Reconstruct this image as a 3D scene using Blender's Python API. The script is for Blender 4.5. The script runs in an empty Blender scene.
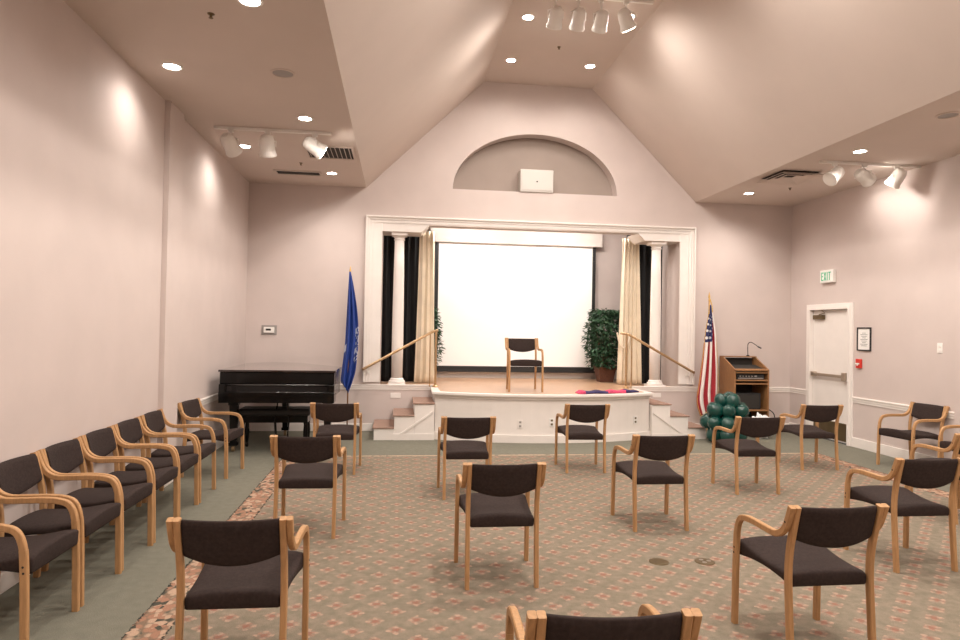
import bpy, bmesh, math, random
from mathutils import Vector, Matrix
random.seed(7)
S = bpy.context.scene
C = S.collection
PI = math.pi
# ---------------------------------------------------------------- room numbers (metres)
H = 1.63
XL, XR, YB, YF = -2.335, 6.695, 10.448, -3.2
HS, HT = 3.847, 5.656
SL, SR, TL, TR = -0.544, 4.944, 1.309, 3.114
CX = 2.2
ST = 0.71          # stage floor height
YS = 12.35         # back wall of the stage

# ---------------------------------------------------------------- materials
def nt(name):
    m = bpy.data.materials.new(name); m.use_nodes = True
    n = m.node_tree; b = n.nodes['Principled BSDF']
    return m, n, b
def mat(name, col, rough=.6, metal=0, noise=0, nscale=20, bump=0, bscale=200, spec=.5, emit=None, es=0, coat=0, stretch=None):
    m, n, b = nt(name)
    b.inputs['Base Color'].default_value = (*col, 1)
    b.inputs['Roughness'].default_value = rough
    b.inputs['Metallic'].default_value = metal
    b.inputs['Specular IOR Level'].default_value = spec
    b.inputs['Coat Weight'].default_value = coat
    tc = n.nodes.new('ShaderNodeTexCoord')
    src = tc.outputs['Object']
    if stretch:
        mp = n.nodes.new('ShaderNodeMapping'); mp.inputs['Scale'].default_value = stretch
        n.links.new(src, mp.inputs['Vector']); src = mp.outputs['Vector']
    if noise:
        t = n.nodes.new('ShaderNodeTexNoise'); t.inputs['Scale'].default_value = nscale; t.inputs['Detail'].default_value = 5
        n.links.new(src, t.inputs['Vector'])
        r = n.nodes.new('ShaderNodeMapRange'); r.inputs['From Min'].default_value = .3; r.inputs['From Max'].default_value = .7
        r.inputs['To Min'].default_value = 1 - noise; r.inputs['To Max'].default_value = 1 + noise
        n.links.new(t.outputs['Fac'], r.inputs['Value'])
        v = n.nodes.new('ShaderNodeVectorMath'); v.operation = 'SCALE'; v.inputs[0].default_value = col
        n.links.new(r.outputs['Result'], v.inputs['Scale']); n.links.new(v.outputs['Vector'], b.inputs['Base Color'])
    if bump:
        t2 = n.nodes.new('ShaderNodeTexNoise'); t2.inputs['Scale'].default_value = bscale; t2.inputs['Detail'].default_value = 3
        n.links.new(src, t2.inputs['Vector'])
        bp = n.nodes.new('ShaderNodeBump'); bp.inputs['Strength'].default_value = bump; bp.inputs['Distance'].default_value = .004
        n.links.new(t2.outputs['Fac'], bp.inputs['Height']); n.links.new(bp.outputs['Normal'], b.inputs['Normal'])
    if emit:
        b.inputs['Emission Color'].default_value = (*emit, 1); b.inputs['Emission Strength'].default_value = es
    return m
M = {}
M['wall'] = mat('wall_paint', (.60, .512, .478), .75, noise=.03, nscale=2.5, bump=.15, bscale=90)
M['ceil'] = mat('ceiling_paint', (.62, .53, .475), .8, noise=.02, nscale=2, bump=.1, bscale=60)
M['trim'] = mat('white_trim_paint', (.82, .765, .72), .4, noise=.02, nscale=6)
M['white'] = mat('white_enamel', (.84, .81, .77), .55)
M['screen'] = mat('screen_fabric', (.93, .92, .91), .8, bump=.05, bscale=400)
M['black'] = mat('black_matte', (.014, .013, .013), .6)
M['blackcloth'] = mat('black_velvet', (.011, .011, .012), .9, noise=.3, nscale=8, stretch=(6, 6, .4))
M['beige'] = mat('beige_curtain_cloth', (.80, .70, .55), .8, noise=.06, nscale=5, bump=.3, bscale=150)
M['wood'] = mat('beech_wood', (.46, .258, .118), .5, noise=.14, nscale=9, spec=.3, stretch=(8, 8, 1))
M['fabric'] = mat('brown_upholstery', (.036, .0235, .0205), .9, noise=.22, nscale=60, bump=.5, bscale=700, spec=.25)
M['tan'] = mat('stage_floor_wood', (.50, .315, .20), .32, noise=.1, nscale=5, stretch=(1, 9, 1))
M['stair'] = mat('stair_carpet', (.30, .19, .145), .95, noise=.15, nscale=60, bump=.4, bscale=300)
M['piano'] = mat('black_lacquer', (.005, .0045, .0045), .14, spec=.25, coat=.05)
M['lid'] = mat('piano_lid_lacquer', (.020, .010, .008), .13, noise=.25, nscale=4, coat=.9, spec=.6, stretch=(1, 8, 1))
M['gloss'] = mat('gloss_black_edge', (.01, .01, .01), .12, spec=.9, coat=1)
M['leather'] = mat('black_leather', (.012, .011, .011), .4, bump=.2, bscale=120)
M['brass'] = mat('brass', (.62, .44, .26), .35, metal=1, noise=.1, nscale=30)
M['gold'] = mat('gold_fringe', (.62, .38, .10), .5, noise=.2, nscale=60)
M['oak'] = mat('lectern_oak', (.31, .15, .06), .42, noise=.2, nscale=7, stretch=(7, 7, 1))
M['steel'] = mat('brushed_steel', (.45, .42, .38), .35, metal=1)
M['bronze'] = mat('bronze_plate', (.16, .115, .06), .4, metal=.6, noise=.1, nscale=10)
M['dark'] = mat('dark_gap', (.03, .026, .022), .8)
M['grey'] = mat('grey_plastic', (.32, .29, .27), .5)
M['balloon'] = mat('green_balloon_latex', (.003, .050, .040), .22, coat=.2)
M['leaf'] = mat('ficus_leaf', (.032, .085, .038), .45, noise=.5, nscale=9)
M['stem'] = mat('ficus_stem', (.16, .10, .06), .8)
M['pot'] = mat('woven_pot', (.12, .045, .024), .7, noise=.35, nscale=40, bump=.8, bscale=90, stretch=(1, 1, 3))
M['soil'] = mat('potting_soil', (.03, .02, .014), .95)
M['red'] = mat('alarm_red', (.62, .04, .025), .35)
M['paper'] = mat('paper', (.82, .80, .77), .7)
M['green'] = mat('exit_green', (.03, .26, .13), .5, emit=(.05, .55, .28), es=.25)
M['ink'] = mat('printed_ink', (.10, .10, .10), .7)
M['pink'] = mat('quilt_pink', (.62, .06, .14), .85, noise=.4, nscale=25)
M['navy'] = mat('quilt_navy', (.03, .022, .09), .85, noise=.4, nscale=25)
M['lamp'] = mat('lamp_lens', (1, 1, 1), .4, emit=(1, .93, .84), es=22)
M['plastic'] = mat('thin_white_plastic', (.80, .80, .80), .35, bump=.5, bscale=12)

def ramp_mask(n, val, lo, hi):
    r = n.nodes.new('ShaderNodeMapRange'); r.inputs['From Min'].default_value = lo; r.inputs['From Max'].default_value = hi
    n.links.new(val, r.inputs['Value']); return r.outputs['Result']
def math_(n, op, a, b=None, c=None):
    m = n.nodes.new('ShaderNodeMath'); m.operation = op
    for i, v in enumerate((a, b, c)):
        if v is None: continue
        if isinstance(v, (int, float)): m.inputs[i].default_value = v
        else: n.links.new(v, m.inputs[i])
    return m.outputs[0]
def mix(n, f, a, b):
    m = n.nodes.new('ShaderNodeMix'); m.data_type = 'RGBA'
    if isinstance(f, (int, float)): m.inputs['Factor'].default_value = f
    else: n.links.new(f, m.inputs['Factor'])
    for k, v in ((6, a), (7, b)):
        if isinstance(v, tuple): m.inputs[k].default_value = (*v, 1)
        else: n.links.new(v, m.inputs[k])
    return m.outputs[2]

def carpet():
    m, n, b = nt('patterned_carpet')
    b.inputs['Roughness'].default_value = .95; b.inputs['Specular IOR Level'].default_value = .15
    tc = n.nodes.new('ShaderNodeTexCoord'); sp = n.nodes.new('ShaderNodeSeparateXYZ')
    n.links.new(tc.outputs['Object'], sp.inputs[0])
    wn = n.nodes.new('ShaderNodeTexNoise'); wn.inputs['Scale'].default_value = 55; wn.inputs['Detail'].default_value = 2
    n.links.new(tc.outputs['Object'], wn.inputs['Vector'])
    wsp = n.nodes.new('ShaderNodeSeparateColor'); n.links.new(wn.outputs['Color'], wsp.inputs[0])
    X0, Y0 = sp.outputs['X'], sp.outputs['Y']
    X = math_(n, 'ADD', X0, math_(n, 'MULTIPLY', math_(n, 'SUBTRACT', wsp.outputs[0], .5), .034))
    Y = math_(n, 'ADD', Y0, math_(n, 'MULTIPLY', math_(n, 'SUBTRACT', wsp.outputs[1], .5), .034))
    P = .23
    a = math_(n, 'SUBTRACT', math_(n, 'FRACT', math_(n, 'DIVIDE', math_(n, 'ADD', X, math_(n, 'ADD', Y, 40.0)), P)), .5)
    c = math_(n, 'SUBTRACT', math_(n, 'FRACT', math_(n, 'DIVIDE', math_(n, 'ADD', math_(n, 'SUBTRACT', X, Y), 40.0), P)), .5)
    dx = math_(n, 'ABSOLUTE', math_(n, 'MULTIPLY', math_(n, 'ADD', a, c), P / 2))
    dy = math_(n, 'ABSOLUTE', math_(n, 'MULTIPLY', math_(n, 'SUBTRACT', a, c), P / 2))
    def blob(cx, cy, r):
        ex = math_(n, 'SUBTRACT', dx, cx); ey = math_(n, 'SUBTRACT', dy, cy)
        d = math_(n, 'SQRT', math_(n, 'ADD', math_(n, 'MULTIPLY', ex, ex), math_(n, 'MULTIPLY', ey, ey)))
        return ramp_mask(n, d, r + .004, r - .004)
    petals = math_(n, 'MAXIMUM', blob(.040, 0, .015), blob(0, .038, .015))
    sal = blob(.022, .020, .014); cen = blob(0, 0, .019)
    pile = n.nodes.new('ShaderNodeTexNoise'); pile.inputs['Scale'].default_value = 160; pile.inputs['Detail'].default_value = 4
    n.links.new(tc.outputs['Object'], pile.inputs['Vector'])
    big = n.nodes.new('ShaderNodeTexNoise'); big.inputs['Scale'].default_value = 16; big.inputs['Detail'].default_value = 4
    n.links.new(tc.outputs['Object'], big.inputs['Vector'])
    field = mix(n, ramp_mask(n, big.outputs['Fac'], .35, .65), (.190, .164, .120), (.250, .204, .153))
    vary = n.nodes.new('ShaderNodeTexNoise'); vary.inputs['Scale'].default_value = 30; vary.inputs['Detail'].default_value = 3
    n.links.new(tc.outputs['Object'], vary.inputs['Vector']); vf = ramp_mask(n, vary.outputs['Fac'], .30, .62)
    field = mix(n, math_(n, 'MULTIPLY', math_(n, 'MULTIPLY', sal, vf), .65), field, (.38, .20, .145))
    field = mix(n, math_(n, 'MULTIPLY', math_(n, 'MULTIPLY', petals, vf), .85), field, (.46, .30, .225))
    field = mix(n, math_(n, 'MULTIPLY', cen, .62), field, (.30, .105, .075))
    # leafy border
    vo = n.nodes.new('ShaderNodeTexVoronoi'); vo.inputs['Scale'].default_value = 28
    mp = n.nodes.new('ShaderNodeMapping'); mp.inputs['Scale'].default_value = (1, .75, 1); mp.inputs['Rotation'].default_value = (0, 0, .7)
    n.links.new(tc.outputs['Object'], mp.inputs['Vector']); n.links.new(mp.outputs['Vector'], vo.inputs['Vector'])
    vs = n.nodes.new('ShaderNodeSeparateColor'); n.links.new(vo.outputs['Color'], vs.inputs[0])
    bd = mix(n, math_(n, 'GREATER_THAN', vs.outputs[0], .62), (.33, .18, .12), (.45, .31, .22))
    bd = mix(n, math_(n, 'GREATER_THAN', vs.outputs[1], .90), bd, (.07, .065, .05))
    bd = mix(n, math_(n, 'MULTIPLY', ramp_mask(n, vo.outputs['Distance'], .55, .8), .7), bd, (.14, .12, .085))
    # distance inside the rectangle
    x0, x1, y1, W = -1.39, 5.80, 8.43, .215
    din = math_(n, 'MINIMUM', math_(n, 'SUBTRACT', X, x0), math_(n, 'SUBTRACT', x1, X)); far = math_(n, 'SUBTRACT', y1, Y)
    edge = math_(n, 'MINIMUM', math_(n, 'ABSOLUTE', din), math_(n, 'ABSOLUTE', math_(n, 'SUBTRACT', din, W)))
    edge2 = math_(n, 'MULTIPLY', ramp_mask(n, edge, .016, .006), math_(n, 'GREATER_THAN', big.outputs['Fac'], .44))
    bd = mix(n, edge2, bd, (.03, .032, .026))
    plain = mix(n, ramp_mask(n, big.outputs['Fac'], .3, .7), (.170, .164, .128), (.198, .189, .148))
    col = mix(n, math_(n, 'GREATER_THAN', din, 0), plain, bd)
    col = mix(n, math_(n, 'GREATER_THAN', din, W), col, field)
    col = mix(n, math_(n, 'GREATER_THAN', far, 0), plain, col)
    fl = math_(n, 'MULTIPLY', ramp_mask(n, math_(n, 'ABSOLUTE', math_(n, 'SUBTRACT', far, .03)), .03, .015), math_(n, 'MULTIPLY', math_(n, 'GREATER_THAN', big.outputs['Fac'], .42), math_(n, 'GREATER_THAN', din, 0)))
    col = mix(n, fl, col, (.48, .36, .26))
    vm = n.nodes.new('ShaderNodeVectorMath'); vm.operation = 'SCALE'
    n.links.new(col, vm.inputs[0]); r = n.nodes.new('ShaderNodeMapRange')
    r.inputs['From Min'].default_value = .3; r.inputs['From Max'].default_value = .7; r.inputs['To Min'].default_value = .86; r.inputs['To Max'].default_value = 1.14
    n.links.new(pile.outputs['Fac'], r.inputs['Value']); n.links.new(r.outputs['Result'], vm.inputs['Scale'])
    n.links.new(vm.outputs['Vector'], b.inputs['Base Color'])
    bp = n.nodes.new('ShaderNodeBump'); bp.inputs['Strength'].default_value = .4; bp.inputs['Distance'].default_value = .006
    n.links.new(pile.outputs['Fac'], bp.inputs['Height']); n.links.new(bp.outputs['Normal'], b.inputs['Normal'])
    return m
M['carpet'] = carpet()

def flag_mat():
    m, n, b = nt('stars_and_stripes_cloth'); b.inputs['Roughness'].default_value = .7
    uv = n.nodes.new('ShaderNodeUVMap'); uv.uv_map = 'UVMap'
    sp = n.nodes.new('ShaderNodeSeparateXYZ'); n.links.new(uv.outputs[0], sp.inputs[0])
    u, v = sp.outputs['X'], sp.outputs['Y']
    st = math_(n, 'LESS_THAN', math_(n, 'FRACT', math_(n, 'ADD', math_(n, 'MULTIPLY', u, 2.75), .175)), .5)
    col = mix(n, st, (.80, .74, .70), (.36, .018, .03))
    can = math_(n, 'MULTIPLY', math_(n, 'LESS_THAN', v, .385), math_(n, 'LESS_THAN', math_(n, 'ADD', u, math_(n, 'MULTIPLY', v, .55)), .92))
    # stars on a staggered grid
    a = math_(n, 'SUBTRACT', math_(n, 'FRACT', math_(n, 'ADD', math_(n, 'MULTIPLY', u, 3.2), math_(n, 'MULTIPLY', v, 17.0))), .5)
    c = math_(n, 'SUBTRACT', math_(n, 'FRACT', math_(n, 'SUBTRACT', math_(n, 'MULTIPLY', v, 17.0), math_(n, 'MULTIPLY', u, 3.2))), .5)
    d = math_(n, 'SQRT', math_(n, 'ADD', math_(n, 'MULTIPLY', a, a), math_(n, 'MULTIPLY', c, c)))
    star = math_(n, 'MULTIPLY', math_(n, 'LESS_THAN', d, .27), math_(n, 'GREATER_THAN', v, .13))
    blue = mix(n, star, (.018, .022, .10), (.80, .78, .78))
    col = mix(n, can, col, blue)
    n.links.new(col, b.inputs['Base Color']); return m
M['usflag'] = flag_mat()
def blue_flag():
    m, n, b = nt('blue_flag_cloth'); b.inputs['Roughness'].default_value = .55
    uv = n.nodes.new('ShaderNodeUVMap'); uv.uv_map = 'UVMap'
    sp = n.nodes.new('ShaderNodeSeparateXYZ'); n.links.new(uv.outputs[0], sp.inputs[0])
    u, v = sp.outputs['X'], sp.outputs['Y']
    no = n.nodes.new('ShaderNodeTexNoise'); no.inputs['Scale'].default_value = 9
    mp = n.nodes.new('ShaderNodeMapping'); mp.inputs['Scale'].default_value = (.8, 3.5, 1)
    n.links.new(uv.outputs[0], mp.inputs[0]); n.links.new(mp.outputs[0], no.inputs['Vector'])
    k = math_(n, 'MULTIPLY', math_(n, 'GREATER_THAN', u, .74), math_(n, 'MULTIPLY', math_(n, 'GREATER_THAN', v, .43), math_(n, 'LESS_THAN', v, .68)))
    k = math_(n, 'MULTIPLY', k, math_(n, 'GREATER_THAN', no.outputs['Fac'], .50))
    k2 = math_(n, 'MULTIPLY', math_(n, 'LESS_THAN', u, .16), math_(n, 'MULTIPLY', math_(n, 'GREATER_THAN', v, .50), math_(n, 'LESS_THAN', v, .545)))
    k = math_(n, 'MAXIMUM', k, k2)
    col = mix(n, k, (.016, .048, .25), (.55, .58, .68))
    n.links.new(col, b.inputs['Base Color']); return m
M['blueflag'] = blue_flag()

# ---------------------------------------------------------------- helpers
def link_mesh(name, bm, m, parent=None, smooth=False, bevel=0, loc=None):
    bmesh.ops.recalc_face_normals(bm, faces=bm.faces)
    me = bpy.data.meshes.new(name); bm.to_mesh(me); bm.free()
    if isinstance(m, (list, tuple)):
        for x in m: me.materials.append(x)
    else: me.materials.append(m)
    if smooth:
        for p in me.polygons: p.use_smooth = True
    o = bpy.data.objects.new(name, me); C.objects.link(o)
    if parent: o.parent = parent
    if loc: o.location = loc
    if bevel:
        md = o.modifiers.new('bevel', 'BEVEL'); md.width = bevel; md.segments = 2; md.limit_method = 'ANGLE'; md.angle_limit = .6
    return o
def box(bm, x0, x1, y0, y1, z0, z1, mi=0):
    vs = [bm.verts.new(p) for p in ((x0, y0, z0), (x1, y0, z0), (x1, y1, z0), (x0, y1, z0), (x0, y0, z1), (x1, y0, z1), (x1, y1, z1), (x0, y1, z1))]
    for f in ((0, 3, 2, 1), (4, 5, 6, 7), (0, 1, 5, 4), (1, 2, 6, 5), (2, 3, 7, 6), (3, 0, 4, 7)):
        fc = bm.faces.new([vs[i] for i in f]); fc.material_index = mi
    return vs
def B(name, m, parent, *boxes, bevel=0, loc=None):
    bm = bmesh.new()
    for b in boxes: box(bm, *b)
    return link_mesh(name, bm, m, parent, bevel=bevel, loc=loc)
def prism(bm, pts, axis, a, b):
    """extrude polygon pts (2D) along axis ('x','y','z') from a to b"""
    def P(p, t):
        return {'x': (t, p[0], p[1]), 'y': (p[0], t, p[1]), 'z': (p[0], p[1], t)}[axis]
    A = [bm.verts.new(P(p, a)) for p in pts]; Bv = [bm.verts.new(P(p, b)) for p in pts]
    n = len(pts)
    bm.faces.new(A); bm.faces.new(list(reversed(Bv)))
    for i in range(n): bm.faces.new((A[i], A[(i + 1) % n], Bv[(i + 1) % n], Bv[i]))
def lathe(bm, prof, cx=0, cy=0, cz=0, n=24, mi=0, sq=False):
    rings = []
    for r, z in prof:
        rings.append([bm.verts.new((cx + r * math.cos(2 * PI * i / n), cy + r * math.sin(2 * PI * i / n), cz + z)) for i in range(n)])
    for a, b in zip(rings, rings[1:]):
        for i in range(n):
            f = bm.faces.new((a[i], a[(i + 1) % n], b[(i + 1) % n], b[i])); f.material_index = mi
    for rr in (rings[0], rings[-1]):
        try: bm.faces.new(rr).material_index = mi
        except ValueError: pass
def tube(bm, pts, r, n=8, taper=None):
    pts = [Vector(p) for p in pts]; rings = []
    up = Vector((0, 0, 1))
    for i, p in enumerate(pts):
        d = (pts[min(i + 1, len(pts) - 1)] - pts[max(i - 1, 0)]).normalized()
        a = d.cross(up)
        if a.length < .05: a = d.cross(Vector((1, 0, 0)))
        a.normalize(); b = d.cross(a)
        rr = r if taper is None else r * (1 + (taper - 1) * i / (len(pts) - 1))
        rings.append([bm.verts.new(p + a * rr * math.cos(2 * PI * k / n) + b * rr * math.sin(2 * PI * k / n)) for k in range(n)])
    for A, Bv in zip(rings, rings[1:]):
        for k in range(n): bm.faces.new((A[k], A[(k + 1) % n], Bv[(k + 1) % n], Bv[k]))
    bm.faces.new(rings[0]); bm.faces.new(list(reversed(rings[-1])))
def catmull(P, k=6):
    out = []
    P = [P[0]] + list(P) + [P[-1]]
    for i in range(1, len(P) - 2):
        p0, p1, p2, p3 = P[i - 1:i + 3]
        for j in range(k):
            t = j / k
            out.append(tuple(.5 * ((2 * b) + (-a + c) * t + (2 * a - 5 * b + 4 * c - d) * t * t + (-a + 3 * b - 3 * c + d) * t ** 3) for a, b, c, d in zip(p0, p1, p2, p3)))
    out.append(tuple(P[-2])); return out
def tag(o, label, cat, group=None, kind=None):
    o['label'] = label; o['category'] = cat
    if group: o['group'] = group
    if kind: o['kind'] = kind
    return o
def thing(name, label, cat, loc=(0, 0, 0), rz=0, group=None):
    o = bpy.data.objects.new(name, None); C.objects.link(o)
    o.location = loc; o.rotation_euler = (0, 0, rz); o.empty_display_size = .1
    return tag(o, label, cat, group)
def struct(o, label=None):
    o['kind'] = 'structure'
    if label: o['label'] = label
    return o
def dup(root, loc, rz, label, group=None):
    r = root.copy(); C.objects.link(r); r.location = loc; r.rotation_euler = (0, 0, rz); r['label'] = label
    if group: r['group'] = group
    for ch in root.children:
        c = ch.copy(); C.objects.link(c); c.parent = r
        for g in ch.children:
            d = g.copy(); C.objects.link(d); d.parent = c
    return r

# ---------------------------------------------------------------- room shell
struct(B('floor', M['carpet'], None, (XL, XR, YF, YB, -.05, 0)), 'green grey carpet with small pink flower pattern and leafy border')
prof = [(XL, HS), (SL, HS), (TL, HT), (TR, HT), (SR, HS), (XR, HS)]
for k, lab in enumerate(('low flat cream soffit ceiling on the left', 'left sloped side of the cream vaulted ceiling', 'high flat strip of the cream vaulted ceiling', 'right sloped side of the cream vaulted ceiling', 'low flat cream soffit ceiling on the right')):
    (xa, za), (xb, zb) = prof[k], prof[k + 1]
    bm = bmesh.new(); prism(bm, [(xa, za), (xb, zb), (xb, zb + .12), (xa, za + .12)], 'y', YF, YB)
    struct(link_mesh('ceiling', bm, M['ceil']), lab)
struct(B('wall_left', M['wall'], None, (XL - .1, XL, YF, YB, 0, HS), (XL, XL + .05, 6.78, 7.20, 0, HS)), 'left pinkish beige wall with shallow pilaster')
struct(B('wall_rear', M['wall'], None, (XL, XR, YF - .1, YF, 0, HT)))
# right wall with a doorway
DY0, DY1, DH = 8.98, 9.88, 2.04
struct(B('wall_right', M['wall'], None, (XR, XR + .12, YF, DY0 - .045, 0, HS), (XR, XR + .12, DY1 + .045, YB, 0, HS), (XR, XR + .12, DY0 - .045, DY1 + .045, DH + .04, HS),
         (XR - .035, XR, 6.6, 7.08, 0, HS)), 'right pinkish beige wall with pilaster and door')
# back wall: opening for the stage, half-round niche
OX0, OX1, OZ1 = -.275, 4.675, 3.28
NA, NB, NZ = 1.37, .955, 3.89
bm = bmesh.new()
def top(x):
    if x <= SL or x >= SR: return HS
    if x < TL: return HS + (x - SL) / (TL - SL) * (HT - HS)
    if x > TR: return HS + (SR - x) / (SR - TR) * (HT - HS)
    return HT
xs = sorted(set([XL, SL, OX0, TL, TR, OX1, SR, XR] + [round(CX - NA * math.cos(PI * i / 40), 5) for i in range(41)]))
for xa, xb in zip(xs, xs[1:]):
    mid = (xa + xb) / 2
    def nz(x): return NZ + NB * math.sqrt(max(0, 1 - ((x - CX) / NA) ** 2))
    seg = []
    if OX0 < mid < OX1:
        seg.append(((ST, ST), None)); lo = (OZ1, OZ1)
        # wall face under the stage floor stays closed at the sides of the platform
        q = [(xa, 0), (xb, 0), (xb, ST), (xa, ST)]
        bm.faces.new([bm.verts.new((x, YB, z)) for x, z in q])
    else: lo = (0, 0)
    if CX - NA < mid < CX + NA:
        for (za, zb), (zc, zd) in (((lo[0], lo[1]), (NZ, NZ)), ((nz(xa), nz(xb)), (top(xa), top(xb)))):
            bm.faces.new([bm.verts.new(p) for p in ((xa, YB, za), (xb, YB, zb), (xb, YB, zd), (xa, YB, zc))])
        # niche reveal
        bm.faces.new([bm.verts.new(p) for p in ((xa, YB, nz(xa)), (xb, YB, nz(xb)), (xb, YB + .22, nz(xb)), (xa, YB + .22, nz(xa)))])
    else:
        bm.faces.new([bm.verts.new(p) for p in ((xa, YB, lo[0]), (xb, YB, lo[1]), (xb, YB, top(xb)), (xa, YB, top(xa)))])
bm.faces.new([bm.verts.new(p) for p in ((CX - NA, YB, NZ), (CX + NA, YB, NZ), (CX + NA, YB + .22, NZ), (CX - NA, YB + .22, NZ))])
arc = [(CX - NA * math.cos(PI * i / 40), YB + .22, NZ + NB * math.sin(PI * i / 40)) for i in range(41)]
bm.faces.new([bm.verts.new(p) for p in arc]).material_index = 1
bmesh.ops.remove_doubles(bm, verts=bm.verts, dist=1e-4)
M['niche'] = mat('tan_niche_back', (.315, .255, .22), .8, noise=.03, nscale=3)  # niche back panel coloured a darker tan than the wall
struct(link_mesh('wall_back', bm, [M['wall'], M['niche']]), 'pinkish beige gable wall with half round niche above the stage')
# stage alcove
SX0, SX1, SZ = -1.0, 5.4, 3.8
struct(B('wall_stage', M['wall'], None, (SX0, SX1, YS, YS + .1, ST, SZ), (SX0 - .1, SX0, YB + .02, YS, ST, SZ), (SX1, SX1 + .1, YB + .02, YS, ST, SZ),
         (OX1, OX1 + .06, YB + .005, YB + .72, ST, 3.4), (OX0 - .06, OX0, YB + .005, YB + .72, ST, 3.4), (OX0, OX1, YB + .003, YB + .2, OZ1, SZ)), 'back and side walls of the stage alcove')
struct(B('ceiling_stage', M['ceil'], None, (SX0, SX1, YB + .2, YS, SZ, SZ + .05)))
struct(B('baseboard_stage', M['trim'], None, (SX0, SX1, YS - .02, YS, ST, ST + .17)))
# architrave round the opening: stepped moulding
bm = bmesh.new()
AX0, AX1, AZ = -.535, 4.935, 3.405
for (w0, w1, d) in ((0, .028, .075), (.028, .062, .05), (.062, .11, .035)):
    for x0, x1, z0, z1 in ((AX0 + w0, AX0 + w1, ST + .06, AZ - w0), (AX1 - w1, AX1 - w0, ST + .06, AZ - w0), (AX0 + w1, AX1 - w1, AZ - w1, AZ - w0)):
        box(bm, x0, x1, YB - d, YB, z0, z1)
box(bm, AX0 + .11, OX0, YB - .025, YB, ST + .06, AZ - .11)
box(bm, OX1, AX1 - .11, YB - .025, YB, ST + .06, AZ - .11)
box(bm, OX0, OX1, YB - .025, YB, OZ1, AZ - .11)
struct(link_mesh('trim_1', bm, M['trim'], bevel=.004), 'white moulded frame around the stage opening')
# header beams with slanted ends over the columns
for nm, s in (('trim_2', 1), ('trim_3', -1)):
    bm = bmesh.new()
    a = OX0 if s == 1 else OX1
    prism(bm, [(a, 3.165), (a + s * .62, 3.165), (a + s * .745, OZ1 + .01), (a, OZ1 + .01)], 'y', YB - .022, YB + .49)
    struct(link_mesh(nm, bm, M['trim']), 'white header beam over the %s column of the stage' % ('left' if s == 1 else 'right'))
# chair rails and skirting
def rail_profile(d=1):
    return [(0, -.085), (.010, -.085), (.010, -.065), (.016, -.05), (.016, -.03), (.024, -.02), (.024, -.004), (.018, 0), (0, 0)]
RH = .735
def rail(name, x0, y0, x1, y1, nx, ny, label, z=RH):
    bm = bmesh.new()
    A = [bm.verts.new((x0 + nx * p, y0 + ny * p, z + q)) for p, q in rail_profile()]
    Bv = [bm.verts.new((x1 + nx * p, y1 + ny * p, z + q)) for p, q in rail_profile()]
    k = len(A); bm.faces.new(A); bm.faces.new(list(reversed(Bv)))
    for i in range(k): bm.faces.new((A[i], A[(i + 1) % k], Bv[(i + 1) % k], Bv[i]))
    return struct(link_mesh(name, bm, M['trim']), label)
rail('trim_4', XL, YF, XL, YB, 1, 0, 'white chair rail along the left wall')
rail('trim_5', XL, YB, .57, YB, 0, -1, 'white chair rail on the back wall left of the stage')
rail('trim_6', 3.86, YB, XR, YB, 0, -1, 'white chair rail on the back wall right of the stage')
rail('trim_7', XR, YF, XR, 8.88, -1, 0, 'white chair rail along the right wall')
rail('trim_8', XR, 9.98, XR, YB, -1, 0, 'short white chair rail between corner and door')
struct(B('baseboard_left', M['trim'], None, (XL, XL + .018, YF, YB, 0, .12), (XL + .05, XL + .06, 6.77, 7.21, 0, .12), bevel=.004))
struct(B('baseboard_right', M['trim'], None, (XR - .018, XR, YF, 8.88, 0, .14), (XR - .018, XR, 9.98, YB, 0, .14), bevel=.004))
struct(B('baseboard_back', M['trim'], None, (XL, -.37, YB - .018, YB, 0, .12), (4.78, XR, YB - .018, YB, 0, .12), bevel=.004))

# door
leaf = B('door_1', M['trim'], None, (XR + .035, XR + .08, DY0 + .004, DY1 - .004, .012, DH - .004), bevel=.002)
struct(leaf, 'cream door with panic bar in the right wall')
fr = B('door_frame', M['trim'], leaf, (XR - .022, XR, DY0 - .10, DY0 - .05, 0, DH + .09), (XR - .035, XR + .1, DY0 - .05, DY0, 0, DH + .045),
  (XR - .022, XR, DY1 + .05, DY1 + .10, 0, DH + .09), (XR - .035, XR + .1, DY1, DY1 + .05, 0, DH + .045),
  (XR - .022, XR, DY0 - .05, DY1 + .05, DH + .045, DH + .09), (XR - .035, XR + .1, DY0, DY1, DH, DH + .045), bevel=.003)
kp = B('kick_plate', M['bronze'], leaf, (XR + .031, XR + .035, DY0 + .03, DY1 - .03, .03, .30)); kp['label'] = 'bronze kick plate'
M['barmetal'] = mat('satin_bar_metal', (.55, .46, .37), .4, metal=.7)
bar = B('panic_bar', M['barmetal'], leaf, (XR - .03, XR + .0, DY0 + .10, DY1 - .05, .99, 1.035), (XR - .035, XR + .035, DY0 + .03, DY0 + .13, .95, 1.075), (XR - .03, XR + .035, DY1 - .1, DY1 - .03, .975, 1.05), bevel=.006); bar['label'] = 'satin metal push bar'
dc = B('door_closer', M['bronze'], leaf, (XR - .015, XR + .035, DY1 - .30, DY1 - .05, 1.89, 1.96), bevel=.006)
bm = bmesh.new(); tube(bm, [(XR - .005, DY1 - .2, 1.965), (XR - .06, DY1 - .42, 1.985), (XR - .01, DY1 - .28, 2.03)], .009); link_mesh('closer_arm', bm, M['bronze'], dc)

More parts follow.
